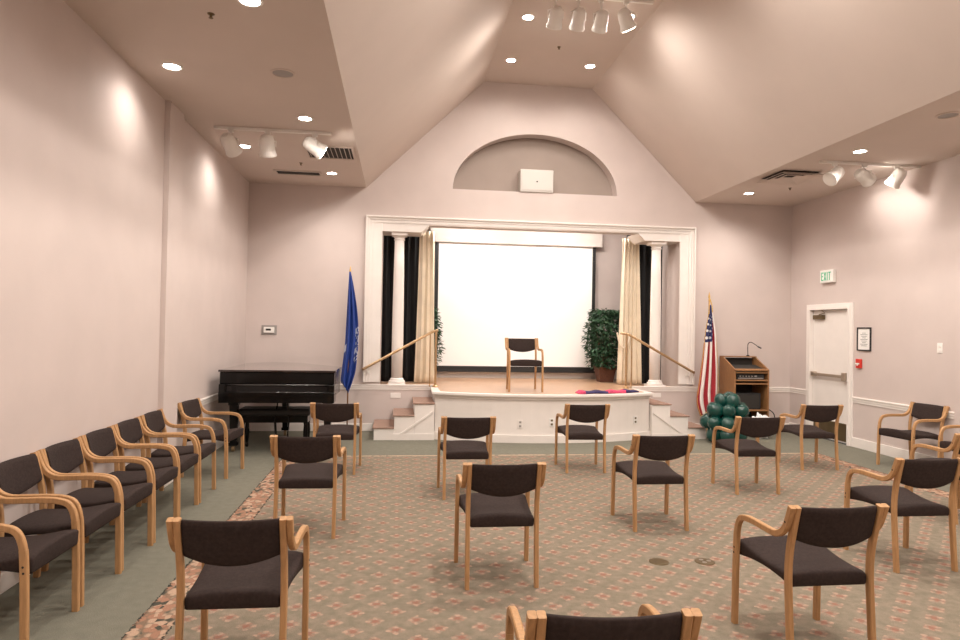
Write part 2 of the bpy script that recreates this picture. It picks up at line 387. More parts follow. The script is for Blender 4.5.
# ---------------------------------------------------------------- stage platform and stairs
def arc_pts(x0, x1, ye, yc, n=24, off=0):
    # circular arc through (x0,ye),(mid,yc),(x1,ye)
    c = (x1 - x0) / 2; s = ye - yc; R = (c * c + s * s) / (2 * s); mx = (x0 + x1) / 2; cy = yc + R
    a = math.asin(c / R)
    return [(mx + (R + off) * math.sin(-a + 2 * a * i / n), cy - (R + off) * math.cos(-a + 2 * a * i / n)) for i in range(n + 1)]
stg = thing('stage', 'cream curved stage platform with tan floor at the back of the room', 'stage', (CX, 10, 0))
def inst(o):  # parts built in world space under an offset empty
    o.matrix_parent_inverse = Matrix.Translation(-o.parent.location); return o
bm = bmesh.new(); prism(bm, arc_pts(.565, 3.865, 9.66, 9.28) + [(3.865, YB - .002), (.565, YB - .002)], 'z', 0, ST - .09)
inst(link_mesh('front_panel', bm, M['trim'], stg))
bm = bmesh.new(); prism(bm, arc_pts(.555, 3.875, 9.65, 9.27, off=.012) + [(3.875, YB - .002), (.555, YB - .002)], 'z', 0, .11)
inst(link_mesh('plinth', bm, M['trim'], stg))
bm = bmesh.new()
prism(bm, arc_pts(.555, 3.875, 9.65, 9.27, off=.014) + [(3.875, YB - .002), (.555, YB - .002)], 'z', ST - .09, ST - .045)
prism(bm, arc_pts(.53, 3.90, 9.63, 9.25, off=.035) + [(3.90, YB - .04), (.53, YB - .04)], 'z', ST - .045, ST - .006)
inst(link_mesh('nosing', bm, M['trim'], stg, bevel=.006))
bm = bmesh.new()
prism(bm, arc_pts(.64, 3.79, 9.70, 9.32) + [(3.79, YB + .01), (SX1, YB + .01), (SX1, YS - .001), (SX0, YS - .001), (SX0, YB + .01), (.64, YB + .01)], 'z', ST - .02, ST)
inst(link_mesh('stage_floor', bm, M['tan'], stg))
for px, py, lab in ((415, 0, 'left'), (733, 0, 'right')):
    pass
# stairs
def stairs(s, label):
    ax = .554 if s == 1 else 3.876          # edge next to the platform
    t = thing('stage_stairs', label, 'stairs', (ax, 10, 0))
    R, T = ST / 4, .292
    n = 3
    for i in range(n):
        x1 = ax - s * T * (n - 1 - i); x0 = ax - s * T * (n - i)
        lo, hi = min(x0, x1), max(x0, x1)
        z = R * (i + 1)
        inst(B('riser', M['trim'], t, (lo + .001, hi - .001, 9.575, YB - .02, 0, z - .004)))
        inst(B('tread', M['stair'], t, (lo - (.02 if s == 1 else 0), hi + (.02 if s == -1 else 0), 9.56, YB - .02, z - .012, z + .006), bevel=.004))
    # diagonal moulding on the closed front side
    bm = bmesh.new()
    xa, xb = ax - s * .62, ax - s * .02
    prism(bm, [(xa, .01), (xa + s * .045, .01), (xb, .395), (xb, .43)], 'y', 9.560, 9.576)
    inst(link_mesh('side_moulding', bm, M['trim'], t))
    inst(B('skirting', M['trim'], t, (min(ax - s * .6, ax - s * .0), max(ax - s * .6, ax), 9.563, 9.576, 0, .09)))
    return t
stairs(1, 'short carpeted stairs with white sides left of the stage, near the blue flag')
stairs(-1, 'short carpeted stairs with white sides right of the stage, near the green balloons')

# handrails
def handrail(s, label):
    ax = .60 if s == 1 else 3.73; bx = -.55 if s == 1 else 4.91; ex = .03 if s == 1 else .10
    t = thing('handrail', label, 'handrail', (ax, 10.3, ST))
    bm = bmesh.new()
    Y = 10.33
    tube(bm, [(bx, Y, .975), (bx + s * .03, Y, .985), (ax - s * .05, Y, 1.585), (ax, Y, 1.60), (ax + s * ex, Y, 1.61)], .021, 10)
    inst(link_mesh('rail', bm, M['brass'], t, smooth=True))
    bm = bmesh.new(); tube(bm, [(ax, Y, ST), (ax, Y, 1.59)], .019, 10); lathe(bm, [(.05, 0), (.05, .012), (.02, .03)], ax, Y, ST, 16)
    inst(link_mesh('post', bm, M['brass'], t, smooth=False))
    bm = bmesh.new(); tube(bm, [(ax - s * .09, Y, ST), (ax - s * .09, Y, 1.555)], .011, 8)
    inst(link_mesh('baluster', bm, M['brass'], t))
    bm = bmesh.new(); tube(bm, [(bx + s * .09, Y, 1.0), (bx + s * .09, Y, .93), (bx + s * .09, Y + .1, .93)], .009, 8)
    prism(bm, [(bx + s * .09 + .035 * math.cos(q * PI / 8), .93 + .035 * math.sin(q * PI / 8)) for q in range(16)], 'y', YB - .038, YB - .026)
    inst(link_mesh('wall_bracket', bm, M['white'], t))
handrail(1, 'brass handrail rising along the left stairs to the stage')
handrail(-1, 'brass handrail rising along the right stairs to the stage')

# columns
def column(x, label):
    t = thing('column', label, 'column', (x, YB + .14, ST))
    bm = bmesh.new()
    lathe(bm, [(.088, .12), (.092, .6), (.090, 1.2), (.082, 1.9), (.076, 2.33)], n=32); link_mesh('shaft', bm, M['trim'], t, smooth=True)
    bm = bmesh.new(); box(bm, -.135, .135, -.135, .135, 0, .045); lathe(bm, [(.128, .045), (.132, .06), (.124, .08), (.108, .085), (.11, .10), (.095, .12)], n=32); link_mesh('base', bm, M['trim'], t)
    bm = bmesh.new(); lathe(bm, [(.076, 2.33), (.088, 2.335), (.088, 2.35), (.078, 2.355), (.08, 2.37), (.112, 2.405)], n=32); box(bm, -.125, .125, -.125, .125, 2.405, 2.452); link_mesh('capital', bm, M['trim'], t)
column(-.005, 'white round column on the left side of the stage opening')
column(4.325, 'white round column on the right side of the stage opening')

# curtains
def curtain(name, x0, x1, y, z0, z1, m, label, folds, amp, pinch=None, cat='curtain'):
    bm = bmesh.new(); N = int(folds * 12); K = 22
    G = []
    for j in range(K + 1):
        t = j / K; z = z1 + (z0 - z1) * t; row = []
        w = 1 if pinch is None else pinch(t)
        for i in range(N + 1):
            s = i / N
            ph = s * folds * 2 * PI + .5 * math.sin(t * 3 + s * 9)
            x = (x0 + x1) / 2 + (s - .5) * (x1 - x0) * w + .012 * math.sin(ph * 2)
            row.append(bm.verts.new((x, y + amp * (1 + .3 * t) * math.sin(ph), z)))
        G.append(row)
    for a, b in zip(G, G[1:]):
        for i in range(N): bm.faces.new((a[i], a[i + 1], b[i + 1], b[i]))
    o = link_mesh(name, bm, m, smooth=True)
    md = o.modifiers.new('thick', 'SOLIDIFY'); md.thickness = .006
    return tag(o, label, cat)
curtain('stage_curtain', .31, .60, 10.99, ST + .01, 3.27, M['beige'], 'beige curtain gathered at the left of the projection screen', 3, .026, lambda t: .85 + .35 * t)
curtain('stage_curtain', 3.84, 4.21, 10.99, ST + .01, 3.27, M['beige'], 'beige curtain gathered beside the right potted ficus', 5, .026, lambda t: .80 + .42 * t)
curtain('black_drape', -.30, .42, 11.20, ST + .01, 3.5, M['blackcloth'], 'black drape hanging behind the left stage column', 6, .03)
curtain('black_drape', 4.02, 4.74, 11.20, ST + .01, 3.5, M['blackcloth'], 'black drape hanging behind the right stage column', 6, .03)
# rope tie of the right curtain
bm = bmesh.new(); tube(bm, catmull([(3.77, 10.92, 1.62), (3.82, 10.91, 1.42), (3.89, 10.91, 1.36), (3.96, 10.91, 1.42), (4.01, 10.92, 1.6)]), .014, 8)
tag(link_mesh('curtain_tie', bm, M['beige']), 'cream rope tie looped on the right beige curtain', 'curtain tie')

# projection screen
t = thing('projection_screen', 'large white projection screen with black border hanging behind the stage', 'projection screen', (CX, YS - .14, ST))
inst(B('screen_fabric', M['screen'], t, (.73, 3.70, YS - .145, YS - .140, .94, 3.30)))
inst(B('border', M['black'], t, (.665, .73, YS - .146, YS - .139, .87, 3.30), (3.70, 3.765, YS - .146, YS - .139, .87, 3.30), (.665, 3.765, YS - .1465, YS - .1385, .86, .94)))
inst(B('bottom_bar', M['black'], t, (.64, 3.79, YS - .155, YS - .13, .83, .865), bevel=.004))
M['case'] = mat('screen_case_paint', (.58, .53, .49), .5)
inst(B('housing', M['case'], t, (.56, 3.87, YS - .22, YS - .003, 3.255, 3.66), bevel=.006))

# wall speaker in niche
t = thing('loudspeaker', 'white box loudspeaker standing in the half round niche above the stage', 'loudspeaker', (2.205, YB + .06, NZ))
M['speaker'] = mat('speaker_grey_white', (.58, .54, .50), .6)
B('cabinet', M['speaker'], t, (-.275, .275, -.09, .14, 0, .37), bevel=.01)
B('grille', M['speaker'], t, (-.25, .25, -.1, -.09, .03, .34), bevel=.004)
bm = bmesh.new(); prism(bm, [(.013 * math.cos(a * PI / 6), .17 + .013 * math.sin(a * PI / 6)) for a in range(12)], 'y', -.105, -.1); link_mesh('badge', bm, M['dark'], t)

# ---------------------------------------------------------------- chairs
def strip(bm, pts, x0, x1, th, ch=.004):
    """bent laminated strip: centreline pts (y,z), extent x0..x1, in-plane thickness th"""
    n = len(pts); rings = []
    for i, (y, z) in enumerate(pts):
        a = pts[max(i - 1, 0)]; b = pts[min(i + 1, n - 1)]
        d = Vector((b[0] - a[0], b[1] - a[1])).normalized(); nn = Vector((-d.y, d.x)); h = th / 2
        sec = [(x0 + ch, -h), (x1 - ch, -h), (x1, -h + ch), (x1, h - ch), (x1 - ch, h), (x0 + ch, h), (x0, h - ch), (x0, -h + ch)]
        rings.append([bm.verts.new((x, y + nn.x * q, z + nn.y * q)) for x, q in sec])
    for A, Bv in zip(rings, rings[1:]):
        for k in range(8): bm.faces.new((A[k], A[(k + 1) % 8], Bv[(k + 1) % 8], Bv[k]))
    bm.faces.new(rings[0]); bm.faces.new(list(reversed(rings[-1])))
def make_chair(label, group):
    t = thing('armchair', label, 'chair', (0, 0, 0), 0, group)
    rear = catmull([(-.240, 0), (-.222, .25), (-.212, .43), (-.222, .56), (-.250, .68), (-.280, .793)], 5)
    armc = catmull([(.243, 0), (.238, .25), (.232, .44), (.222, .535), (.192, .598), (.135, .620), (.06, .626), (-.03, .625), (-.11, .624), (-.155, .628), (-.20, .648), (-.235, .685), (-.258, .735), (-.280, .793)], 6)
    cut = next(i for i, p in enumerate(armc) if p[1] > .50)
    for s in (-1, 1):
        bm = bmesh.new(); strip(bm, rear, s * .2210 - .0135, s * .2210 + .0135, .036); link_mesh('leg', bm, M['wood'], t)
        bm = bmesh.new(); strip(bm, armc[:cut + 1], s * .2495 - .0140, s * .2495 + .0140, .036); link_mesh('leg', bm, M['wood'], t)
        bm = bmesh.new(); strip(bm, armc[cut:], s * .2495 - .0140, s * .2495 + .0140, .033); arm = link_mesh('armrest', bm, M['wood'], t)
        for y, z in ((.236, .40), (.233, .43), (-.245, .71)):
            bm = bmesh.new(); prism(bm, [(y + .006 * math.cos(a * PI / 5), z + .006 * math.sin(a * PI / 5)) for a in range(10)], 'x', s * .2625, s * .2645)
            link_mesh('screw', bm, M['dark'], arm)
    # seat cushion
    bm = bmesh.new(); NX, NY = 12, 16; G = {}
    for j in range(NY + 1):
        v = j / NY; y = -.215 + .475 * v
        hw = .2070 + (.2350 - .2070) * min(1, max(0, v * 1.15))
        for i in range(NX + 1):
            u = -1 + 2 * i / NX
            edge = (1 - abs(u) ** 6)
            zt = .445 + .036 * v - .020 * math.sin(PI * v) - .05 * max(0, v - .9) ** 1.2 * 8 * .5 - .02 * max(0, .06 - v) * 8
            zt += .014 * (1 - u * u) - .006 * abs(u) ** 8
            zb = .372 + .026 * math.sin(PI * v) + .008 * v
            G[i, j] = (bm.verts.new((u * hw, y, zt)), bm.verts.new((u * (hw - .002), y + (.003 if v < .01 else -.004 if v > .99 else 0), zb)))
    for j in range(NY):
        for i in range(NX):
            bm.faces.new([G[a, b][0] for a, b in ((i, j), (i + 1, j), (i + 1, j + 1), (i, j + 1))])
            bm.faces.new([G[a, b][1] for a, b in ((i, j + 1), (i + 1, j + 1), (i + 1, j), (i, j))])
    for j in range(NY):
        for i in (0, NX): bm.faces.new((G[i, j][0], G[i, j + 1][0], G[i, j + 1][1], G[i, j][1]))
    for i in range(NX):
        for j in (0, NY): bm.faces.new((G[i, j][0], G[i + 1, j][0], G[i + 1, j][1], G[i, j][1]))
    link_mesh('seat', bm, M['fabric'], t, smooth=True, bevel=.012)
    # backrest: curved pad, lower edge bulging downwards
    bm = bmesh.new(); NX, NZ_ = 16, 8; G = {}
    for i in range(NX + 1):
        u = -1 + 2 * i / NX
        zlo = .578 + .042 * u * u
        zhi = .789
        for j in range(NZ_ + 1):
            z = zlo + (zhi - zlo) * j / NZ_
            yc = -.208 - (z - .56) * .265 - .034 * (1 - u * u)
            th = .017
            if j in (0, NZ_): th *= .55
            G[i, j] = (bm.verts.new((u * .2070, yc - th, z)), bm.verts.new((u * .2070, yc + th, z)))
    for i in range(NX):
        for j in range(NZ_):
            bm.faces.new([G[a, b][0] for a, b in ((i, j), (i + 1, j), (i + 1, j + 1), (i, j + 1))])
            bm.faces.new([G[a, b][1] for a, b in ((i, j + 1), (i + 1, j + 1), (i + 1, j), (i, j))])
    for i in range(NX):
        for j in (0, NZ_): bm.faces.new((G[i, j][0], G[i + 1, j][0], G[i + 1, j][1], G[i, j][1]))
    for j in range(NZ_):
        for i in (0, NX): bm.faces.new((G[i, j][0], G[i, j + 1][0], G[i, j + 1][1], G[i, j][1]))
    link_mesh('backrest', bm, M['fabric'], t, smooth=True, bevel=.005)
    return t
GM, GL, GR = 'armchairs spread over the carpet facing the stage', 'armchairs lined up along the left wall', 'armchairs along the right wall'
CH = [
 (-.698, 3.218, 0, -.016, 'armchair in the left foreground, seen from behind over the leafy carpet border', GM),
 (-.680, 5.392, 0, -.022, 'armchair facing the stage, directly behind the large left foreground chair', GM),
 (-.669, 7.587, 0, -.021, 'armchair facing the stage nearest to the piano bench and blue flag', GM),
 (.688, 6.471, 0, -.005, 'armchair facing the stage just in front of the left end of the stage', GM),
 (.682, 4.322, 0, -.004, 'armchair in the middle of the carpet, all four legs in view', GM),
 (2.183, 7.547, 0, -.034, 'armchair on the floor closest to the stage, below the stage chair', GM),
 (2.176, 5.387, 0, -.004, 'armchair facing the stage, just beyond the round floor outlets', GM),
 (3.678, 6.500, 0, -.024, 'armchair facing the stage in front of the green balloons', GM),
 (5.113, 7.577, 0, -.051, 'armchair facing the stage nearest to the door in the right wall', GM),
 (2.169, 3.251, 0, .004, 'armchair in the right foreground, seen from behind, large, beside the floor outlets', GM),
 (3.678, 4.372, 0, -.010, 'armchair at the right, just behind the large right foreground chair', GM),
 (.671, 2.163, 0, -.050, 'armchair nearest to us, only its curved back top showing', GM),
 (5.10, 5.40, 0, -.01, 'armchair facing the stage, mostly cut off at the right edge', GM),
 (6.37, 7.405, 0, 1.672, 'armchair against the right wall beside the door, facing into the room', GR),
 (6.34, 6.43, 0, 1.60, 'armchair by the right wall, only its curved arm in view', GR),
 (1.915, 9.80, ST + .001, 3.10, 'armchair standing on the stage in front of the projection screen, facing us', 'armchair on the stage'),
 (-1.995, 7.487, 0, -1.677, 'armchair beside the piano, farthest of the left wall row', GL),
 (-2.022, 6.502, 0, -1.565, 'second armchair from the piano in the row along the left wall', GL),
 (-2.022, 5.935, 0, -1.575, 'third armchair from the piano in the row along the left wall', GL),
 (-2.022, 5.385, 0, -1.580, 'fourth armchair from the piano in the row along the left wall', GL),
 (-2.022, 4.825, 0, -1.590, 'fifth armchair from the piano in the row along the left wall', GL),
 (-2.022, 4.275, 0, -1.585, 'armchair, sixth from the piano in the left wall row', GL),
 (-2.022, 3.71, 0, -1.585, 'armchair in the lower left corner, only seat and curved arm showing', GL),
]
first = None
for x, y, z, a, lab, g in CH:
    lab = 'light wood ' + lab
    if first is None:
        first = make_chair(lab, g); first.location = (x, y, z); first.rotation_euler = (0, 0, a)
    else: dup(first, (x, y, z), a, lab, g)

# ---------------------------------------------------------------- piano and bench
PX0, PX1, PY = -2.19, -.785, 8.40
t = thing('grand_piano', 'black grand piano with closed lid in the left back corner', 'piano', (PX0, PY, 0))
W = PX1 - PX0
def outline(inset=0, y0=.22):
    p = [(inset, y0), (W - inset, y0)]
    for k in catmull([(W - inset, .55), (W - .02 - inset, .9), (W - .30 - inset, 1.25), (W - .52 - inset, 1.55), (W - .72 - inset, 1.80), (W - 1.0, 1.90 - inset), (.25, 1.86 - inset), (inset, 1.6)], 5): p.append(k[:2])
    return p
bm = bmesh.new(); prism(bm, outline(), 'z', .74, 1.045); link_mesh('case', bm, M['piano'], t, bevel=.006)
bm = bmesh.new(); prism(bm, outline(-.012, .015), 'z', 1.048, 1.075); link_mesh('lid', bm, M['lid'], t, bevel=.006)
B('keybed', M['piano'], t, (0, W, 0, .24, .665, .765), (.0, W, -.01, .02, .74, .80), bevel=.006)
B('cheek', M['piano'], t, (0, .085, 0, .24, .765, .90), bevel=.012); B('cheek', M['piano'], t, (W - .085, W, 0, .24, .765, .90), bevel=.012)
bm = bmesh.new(); prism(bm, [(.03, .79), (.04, .875), (.055, .892), (.22, .892), (.22, .78)], 'x', .085, W - .085); link_mesh('fallboard', bm, M['piano'], t, bevel=.004)
for zz, yy, rr in ((.888, .035, .012), (.795, .018, .010)):
    bm = bmesh.new(); tube(bm, [(.01, yy, zz), (W - .01, yy, zz)], rr, 12); link_mesh('moulding', bm, M['gloss'], t, smooth=True)
bm = bmesh.new(); prism(bm, [(.035, 1.045), (.035, .905), (.05, .895), (.22, .895), (.22, 1.045)], 'x', .004, W - .004); link_mesh('music_shelf', bm, M['piano'], t, bevel=.006)
for lx, ly in ((.11, .36), (W - .11, .36), (.55, 1.62)):
    bm = bmesh.new()
    for (h0, z0), (h1, z1) in (((.075, .74), (.06, .60)), ((.05, .60), (.038, .12)), ((.05, .12), (.05, .08))):
        v = [bm.verts.new((lx + sx * h, ly + sy * h, z)) for h, z in ((h0, z0), (h1, z1)) for sx, sy in ((-1, -1), (1, -1), (1, 1), (-1, 1))]
        for f in ((0, 1, 5, 4), (1, 2, 6, 5), (2, 3, 7, 6), (3, 0, 4, 7), (0, 1, 2, 3), (4, 5, 6, 7)): bm.faces.new([v[i] for i in f])
    lg = link_mesh('leg', bm, M['piano'], t)
    bm = bmesh.new(); prism(bm, [(ly + .04 * math.cos(a * PI / 8), .04 + .04 * math.sin(a * PI / 8)) for a in range(16)], 'x', lx - .015, lx + .015); link_mesh('caster', bm, M['brass'], lg)
bm = bmesh.new(); mxx = W / 2
for sx in (-.09, .09): tube(bm, [(mxx + sx * .6, .42, .68), (mxx + sx, .42, .40), (mxx + sx * .8, .42, .16)], .016)
box(bm, mxx - .12, mxx + .12, .37, .47, .09, .16); ly_ = link_mesh('pedal_lyre', bm, M['piano'], t)
for k in (-1, 0, 1): B('pedal', M['brass'], ly_, (mxx + k * .06 - .014, mxx + k * .06 + .014, .27, .38, .085, .10), bevel=.004)

t = thing('piano_bench', 'black padded piano bench pushed under the piano', 'bench', (-1.59, 8.98, 0))
B('seat', M['leather'], t, (-.46, .46, -.18, .18, .45, .54), bevel=.025)
B('apron', M['piano'], t, (-.43, .43, -.155, .155, .36, .45), bevel=.004)
for sx in (-1, 1):
    for sy in (-1, 1):
        bm = bmesh.new(); lathe(bm, [(.018, 0), (.022, .03), (.016, .06), (.026, .14), (.030, .24), (.022, .33), (.03, .36)], sx * .40, sy * .13, 0, 12); link_mesh('leg', bm, M['piano'], t)

# ---------------------------------------------------------------- flags
def draped(name, m, left, right, y, amp, folds, parent, edge=None):
    """left / right: lists of (x,z) down the two edges (same count)"""
    L = catmull(left, 6); R = catmull(right, 6); n = 30; bm = bmesh.new(); uvl = bm.loops.layers.uv.new('UVMap'); G = []
    for j, (a, b) in enumerate(zip(L, R)):
        t_ = j / (len(L) - 1); row = []
        for i in range(n + 1):
            s = i / n; x = a[0] + (b[0] - a[0]) * s; z = a[1] + (b[1] - a[1]) * s
            row.append((bm.verts.new((x, y + amp * min(1, t_ * 3 + .15) * math.sin(s * folds * 2 * PI + t_ * 1.5), z)), s, t_))
        G.append(row)
    for A, Bv in zip(G, G[1:]):
        for i in range(n):
            q = (A[i], A[i + 1], Bv[i + 1], Bv[i]); f = bm.faces.new([k[0] for k in q])
            for lp, k in zip(f.loops, q): lp[uvl].uv = (k[1], k[2])
    o = link_mesh(name, bm, m, parent, smooth=True)
    md = o.modifiers.new('thick', 'SOLIDIFY'); md.thickness = .006
    inst(o); return o, L, R
def flagpole(t, x, y, z1, m, spear=True):
    bm = bmesh.new(); tube(bm, [(x, y, .04), (x, y, z1)], .012, 10); inst(link_mesh('pole', bm, m, t, smooth=True))
    bm = bmesh.new(); lathe(bm, [(.17, 0), (.17, .02), (.13, .04), (.04, .07), (.022, .12)], x, y, 0, 24); inst(link_mesh('base', bm, M['brass'] if spear else M['black'], t))
    bm = bmesh.new(); lathe(bm, [(.012, 0), (.017, .015), (.008, .03), (.018, .06), (.011, .10), (.002, .15)], x, y, z1, 12); inst(link_mesh('finial', bm, M['gold'], t, smooth=True))
fx, fy = -.745, 10.16
t = thing('flag', 'blue flag hanging limp on a pole between piano and stage', 'flag', (fx, fy, 0))
flagpole(t, fx, fy, 2.42, M['oak'], False)
o, L, R = draped('cloth', M['blueflag'],
    [(-.757, 2.48), (-.775, 2.1), (-.79, 1.7), (-.805, 1.35), (-.845, .95), (-.855, .80), (-.80, .74)],
    [(-.735, 2.48), (-.675, 2.2), (-.62, 1.85), (-.595, 1.5), (-.615, 1.15), (-.64, .92), (-.735, .62)], fy - .03, .03, 2.5, t)
fx, fy = 5.07, 10.16
t = thing('flag', 'red white and blue striped flag with stars on a pole beside the lectern', 'flag', (fx, fy, 0))
flagpole(t, fx, fy, 2.17, M['oak'])
Lp = [(5.055, 2.10), (5.03, 1.90), (4.985, 1.60), (4.945, 1.2), (4.90, .85), (4.865, .52), (4.93, .28)]
Rp = [(5.085, 2.10), (5.13, 1.85), (5.17, 1.60), (5.195, 1.3), (5.215, 1.0), (5.22, .7), (5.21, .46)]
o, L, R = draped('cloth', M['usflag'], Lp, Rp, fy - .04, .028, 3, t)
bm = bmesh.new(); tube(bm, [(a, fy - .045, b) for a, b in L] + [(5.0, fy - .05, .33), (5.1, fy - .05, .39), (5.21, fy - .05, .45)], .005, 6)
tube(bm, [(a, fy - .045, b) for a, b in R], .004, 6)
inst(link_mesh('fringe', bm, M['gold'], t))
bm = bmesh.new(); tube(bm, catmull([(5.07, fy - .03, 2.2), (5.045, fy - .05, 2.05), (5.04, fy - .06, 1.95)]), .008, 6); tube(bm, catmull([(5.07, fy - .03, 2.2), (5.095, fy - .05, 2.08), (5.10, fy - .06, 1.98)]), .008, 6)
inst(link_mesh('tassel_cord', bm, M['gold'], t))

# ---------------------------------------------------------------- lectern
LX0, LX1, LY0, LY1 = 5.385, 5.985, 9.90, 10.40
t = thing('lectern', 'oak lectern with open shelves and slanted top against the back wall', 'lectern', (LX0, LY0, 0))
w, d = LX1 - LX0, LY1 - LY0
side = [(0, .06), (d, .06), (d, 1.25), (d - .10, 1.25), (0, 1.06)]
for x0 in (0, w - .025):
    bm = bmesh.new(); prism(bm, side, 'x', x0, x0 + .025); link_mesh('side_panel', bm, M['oak'], t, bevel=.003)
B('back_panel', M['dark'], t, (.025, w - .025, d - .02, d, .06, 1.23))
B('plinth', M['black'], t, (.02, w - .02, .03, d - .02, 0, .06))
for z in (.09, .40, .83, .885): B('shelf', M['oak'], t, (.025, w - .025, .005, d - .02, z - .011, z + .011), bevel=.002)
B('shelf', M['oak'], t, (.025, w - .025, .0, d - .02, 1.0, 1.015), bevel=.002)
bm = bmesh.new(); prism(bm, [(0, 1.035), (.035, 1.055), (.035, 1.075), (0, 1.062)], 'x', 0.0, w); link_mesh('front_rim', bm, M['oak'], t, bevel=.003)
B('top_rim', M['oak'], t, (0, w, d - .12, d, 1.245, 1.262), bevel=.004)
bm = bmesh.new(); prism(bm, [(.04, 1.03), (d - .12, 1.10), (d - .12, 1.12), (.04, 1.045)], 'x', .027, w - .027); link_mesh('reading_panel', bm, M['dark'], t)
u = thing('amplifier', 'black rack amplifier on the upper shelf of the lectern', 'amplifier', (LX0 + .06, LY0 + .03, .896))
B('housing', M['black'], u, (0, .47, 0, .34, 0, .085), bevel=.004)
B('panel', M['grey'], u, (.02, .45, -.004, 0, .015, .03), (.30, .34, -.004, 0, .045, .07))
for k in range(5):
    bm = bmesh.new(); prism(bm, [(.05 + k * .05 + .012 * math.cos(a * PI / 6), .055 + .012 * math.sin(a * PI / 6)) for a in range(12)], 'y', -.014, 0); link_mesh('knob', bm, M['steel'], u)
u = thing('equipment_box', 'black equipment box on the middle shelf of the lectern', 'equipment', (LX0 + .07, LY0 + .06, .413))
B('housing', M['black'], u, (0, .42, 0, .3, 0, .26), bevel=.006); B('panel', M['dark'], u, (.03, .39, -.004, 0, .03, .23))
u = thing('microphone', 'slim gooseneck microphone rising from the back of the lectern top', 'microphone', (5.86, 10.34, 1.262))
bm = bmesh.new(); lathe(bm, [(.03, 0), (.03, .008), (.012, .02)], n=16); link_mesh('mount', bm, M['black'], u)
bm = bmesh.new(); tube(bm, catmull([(0, 0, .01), (-.005, 0, .12), (0, 0, .2), (.03, -.02, .235), (.08, -.05, .21), (.13, -.09, .16)]), .006, 8); link_mesh('gooseneck', bm, M['black'], u, smooth=True)
bm = bmesh.new(); tube(bm, [(.125, -.086, .165), (.17, -.12, .135)], .011, 10); link_mesh('capsule', bm, M['black'], u, smooth=True)
bm = bmesh.new(); tube(bm, catmull([(5.997, 9.95, .42), (6.05, 9.86, .34), (6.05, 9.85, .12), (6.0, 9.84, .012), (6.1, 10.1, .012), (6.3, 10.38, .012)]), .008, 6)
tag(link_mesh('power_cord', bm, M['black']), 'black power cord hanging at the right side of the lectern', 'cord')
# white crumpled bag
bm = bmesh.new(); bmesh.ops.create_icosphere(bm, subdivisions=4, radius=1)
for v in bm.verts:
    k = 1 + .16 * math.sin(v.co.x * 9 + 2 * v.co.z * 5) + .12 * math.sin(v.co.y * 13 + v.co.z * 7) + .07 * math.sin(v.co.x * 21)
    v.co = Vector((v.co.x * .17 * k, v.co.y * .13 * k, max(-.165, v.co.z * .19 * k))) 
tag(link_mesh('plastic_bag', bm, M['plastic'], loc=(5.70, 9.66, .166), smooth=True), 'crumpled white plastic bag on the floor in front of the lectern', 'bag')

# balloons
t = thing('balloon_bunch', 'bunch of dark green balloons tied together on the floor beside the flag', 'balloons', (4.93, 9.26, 0))
pos = []
cz = .38
for z, r, n, o0 in ((.13, .215, 6, .1), (.31, .27, 8, .4), (.49, .215, 6, .2), (.63, .10, 3, .9)):
    for i in range(n):
        a = o0 + 2 * PI * i / n
        pos.append((r * math.cos(a), r * math.sin(a) * .85, z))
bproto = None
for i, (x, y, z) in enumerate(pos):
    if bproto is None:
        bm = bmesh.new(); lathe(bm, [(.002, -.122), (.05, -.108), (.088, -.07), (.108, -.02), (.112, .02), (.10, .065), (.07, .10), (.035, .116), (.010, .124), (.012, .136), (.002, .13)], n=24)
        ob = link_mesh('balloon', bm, M['balloon'], t, smooth=True); bproto = ob
    else:
        ob = bproto.copy(); C.objects.link(ob); ob.parent = t
    dv = -Vector((x, y, (z - cz) * 1.1)); ob.location = (x, y, z); 
    ob.rotation_euler = dv.to_track_quat('Z', 'Y').to_euler()
    s = 1 + .10 * math.sin(i * 2.3); ob.scale = (s, s, s)
bm = bmesh.new(); tube(bm, [(0, 0, .05), (0, 0, .62)], .02); link_mesh('core_tie', bm, M['dark'], t)

# quilt on the stage edge
bm = bmesh.new(); pts = arc_pts(.64, 3.79, 9.78, 9.40, 60)
prev = None; row = 0
sel = [p for p in pts if 2.60 < p[0] < 3.72]
G = []
for i, (x, y) in enumerate(sel):
    k = i / (len(sel) - 1); hh = .034 + .01 * math.sin(i * 1.3) ; wv = .10 + .015 * math.sin(i * .9)
    if i in (0, len(sel) - 1): hh *= .4
    G.append([bm.verts.new((x, y + q * wv, ST + .001 + h * hh)) for q, h in ((-1, 0), (-1, .6), (-.7, 1), (0, .85), (.6, 1), (1, .5), (1, 0))])
for i, (a, b) in enumerate(zip(G, G[1:])):
    for k in range(6):
        f = bm.faces.new((a[k], b[k], b[k + 1], a[k + 1])); f.material_index = 0 if (i < 2 or 9 <= i < 15) else 1
bm.faces.new(G[0]); bm.faces.new(list(reversed(G[-1])))
for a, b in zip(G, G[1:]): bm.faces.new((a[0], a[6], b[6], b[0]))
tag(link_mesh('folded_blanket', bm, [M['pink'], M['navy']], smooth=False), 'pink and navy folded blanket lying along the right edge of the stage', 'blanket')

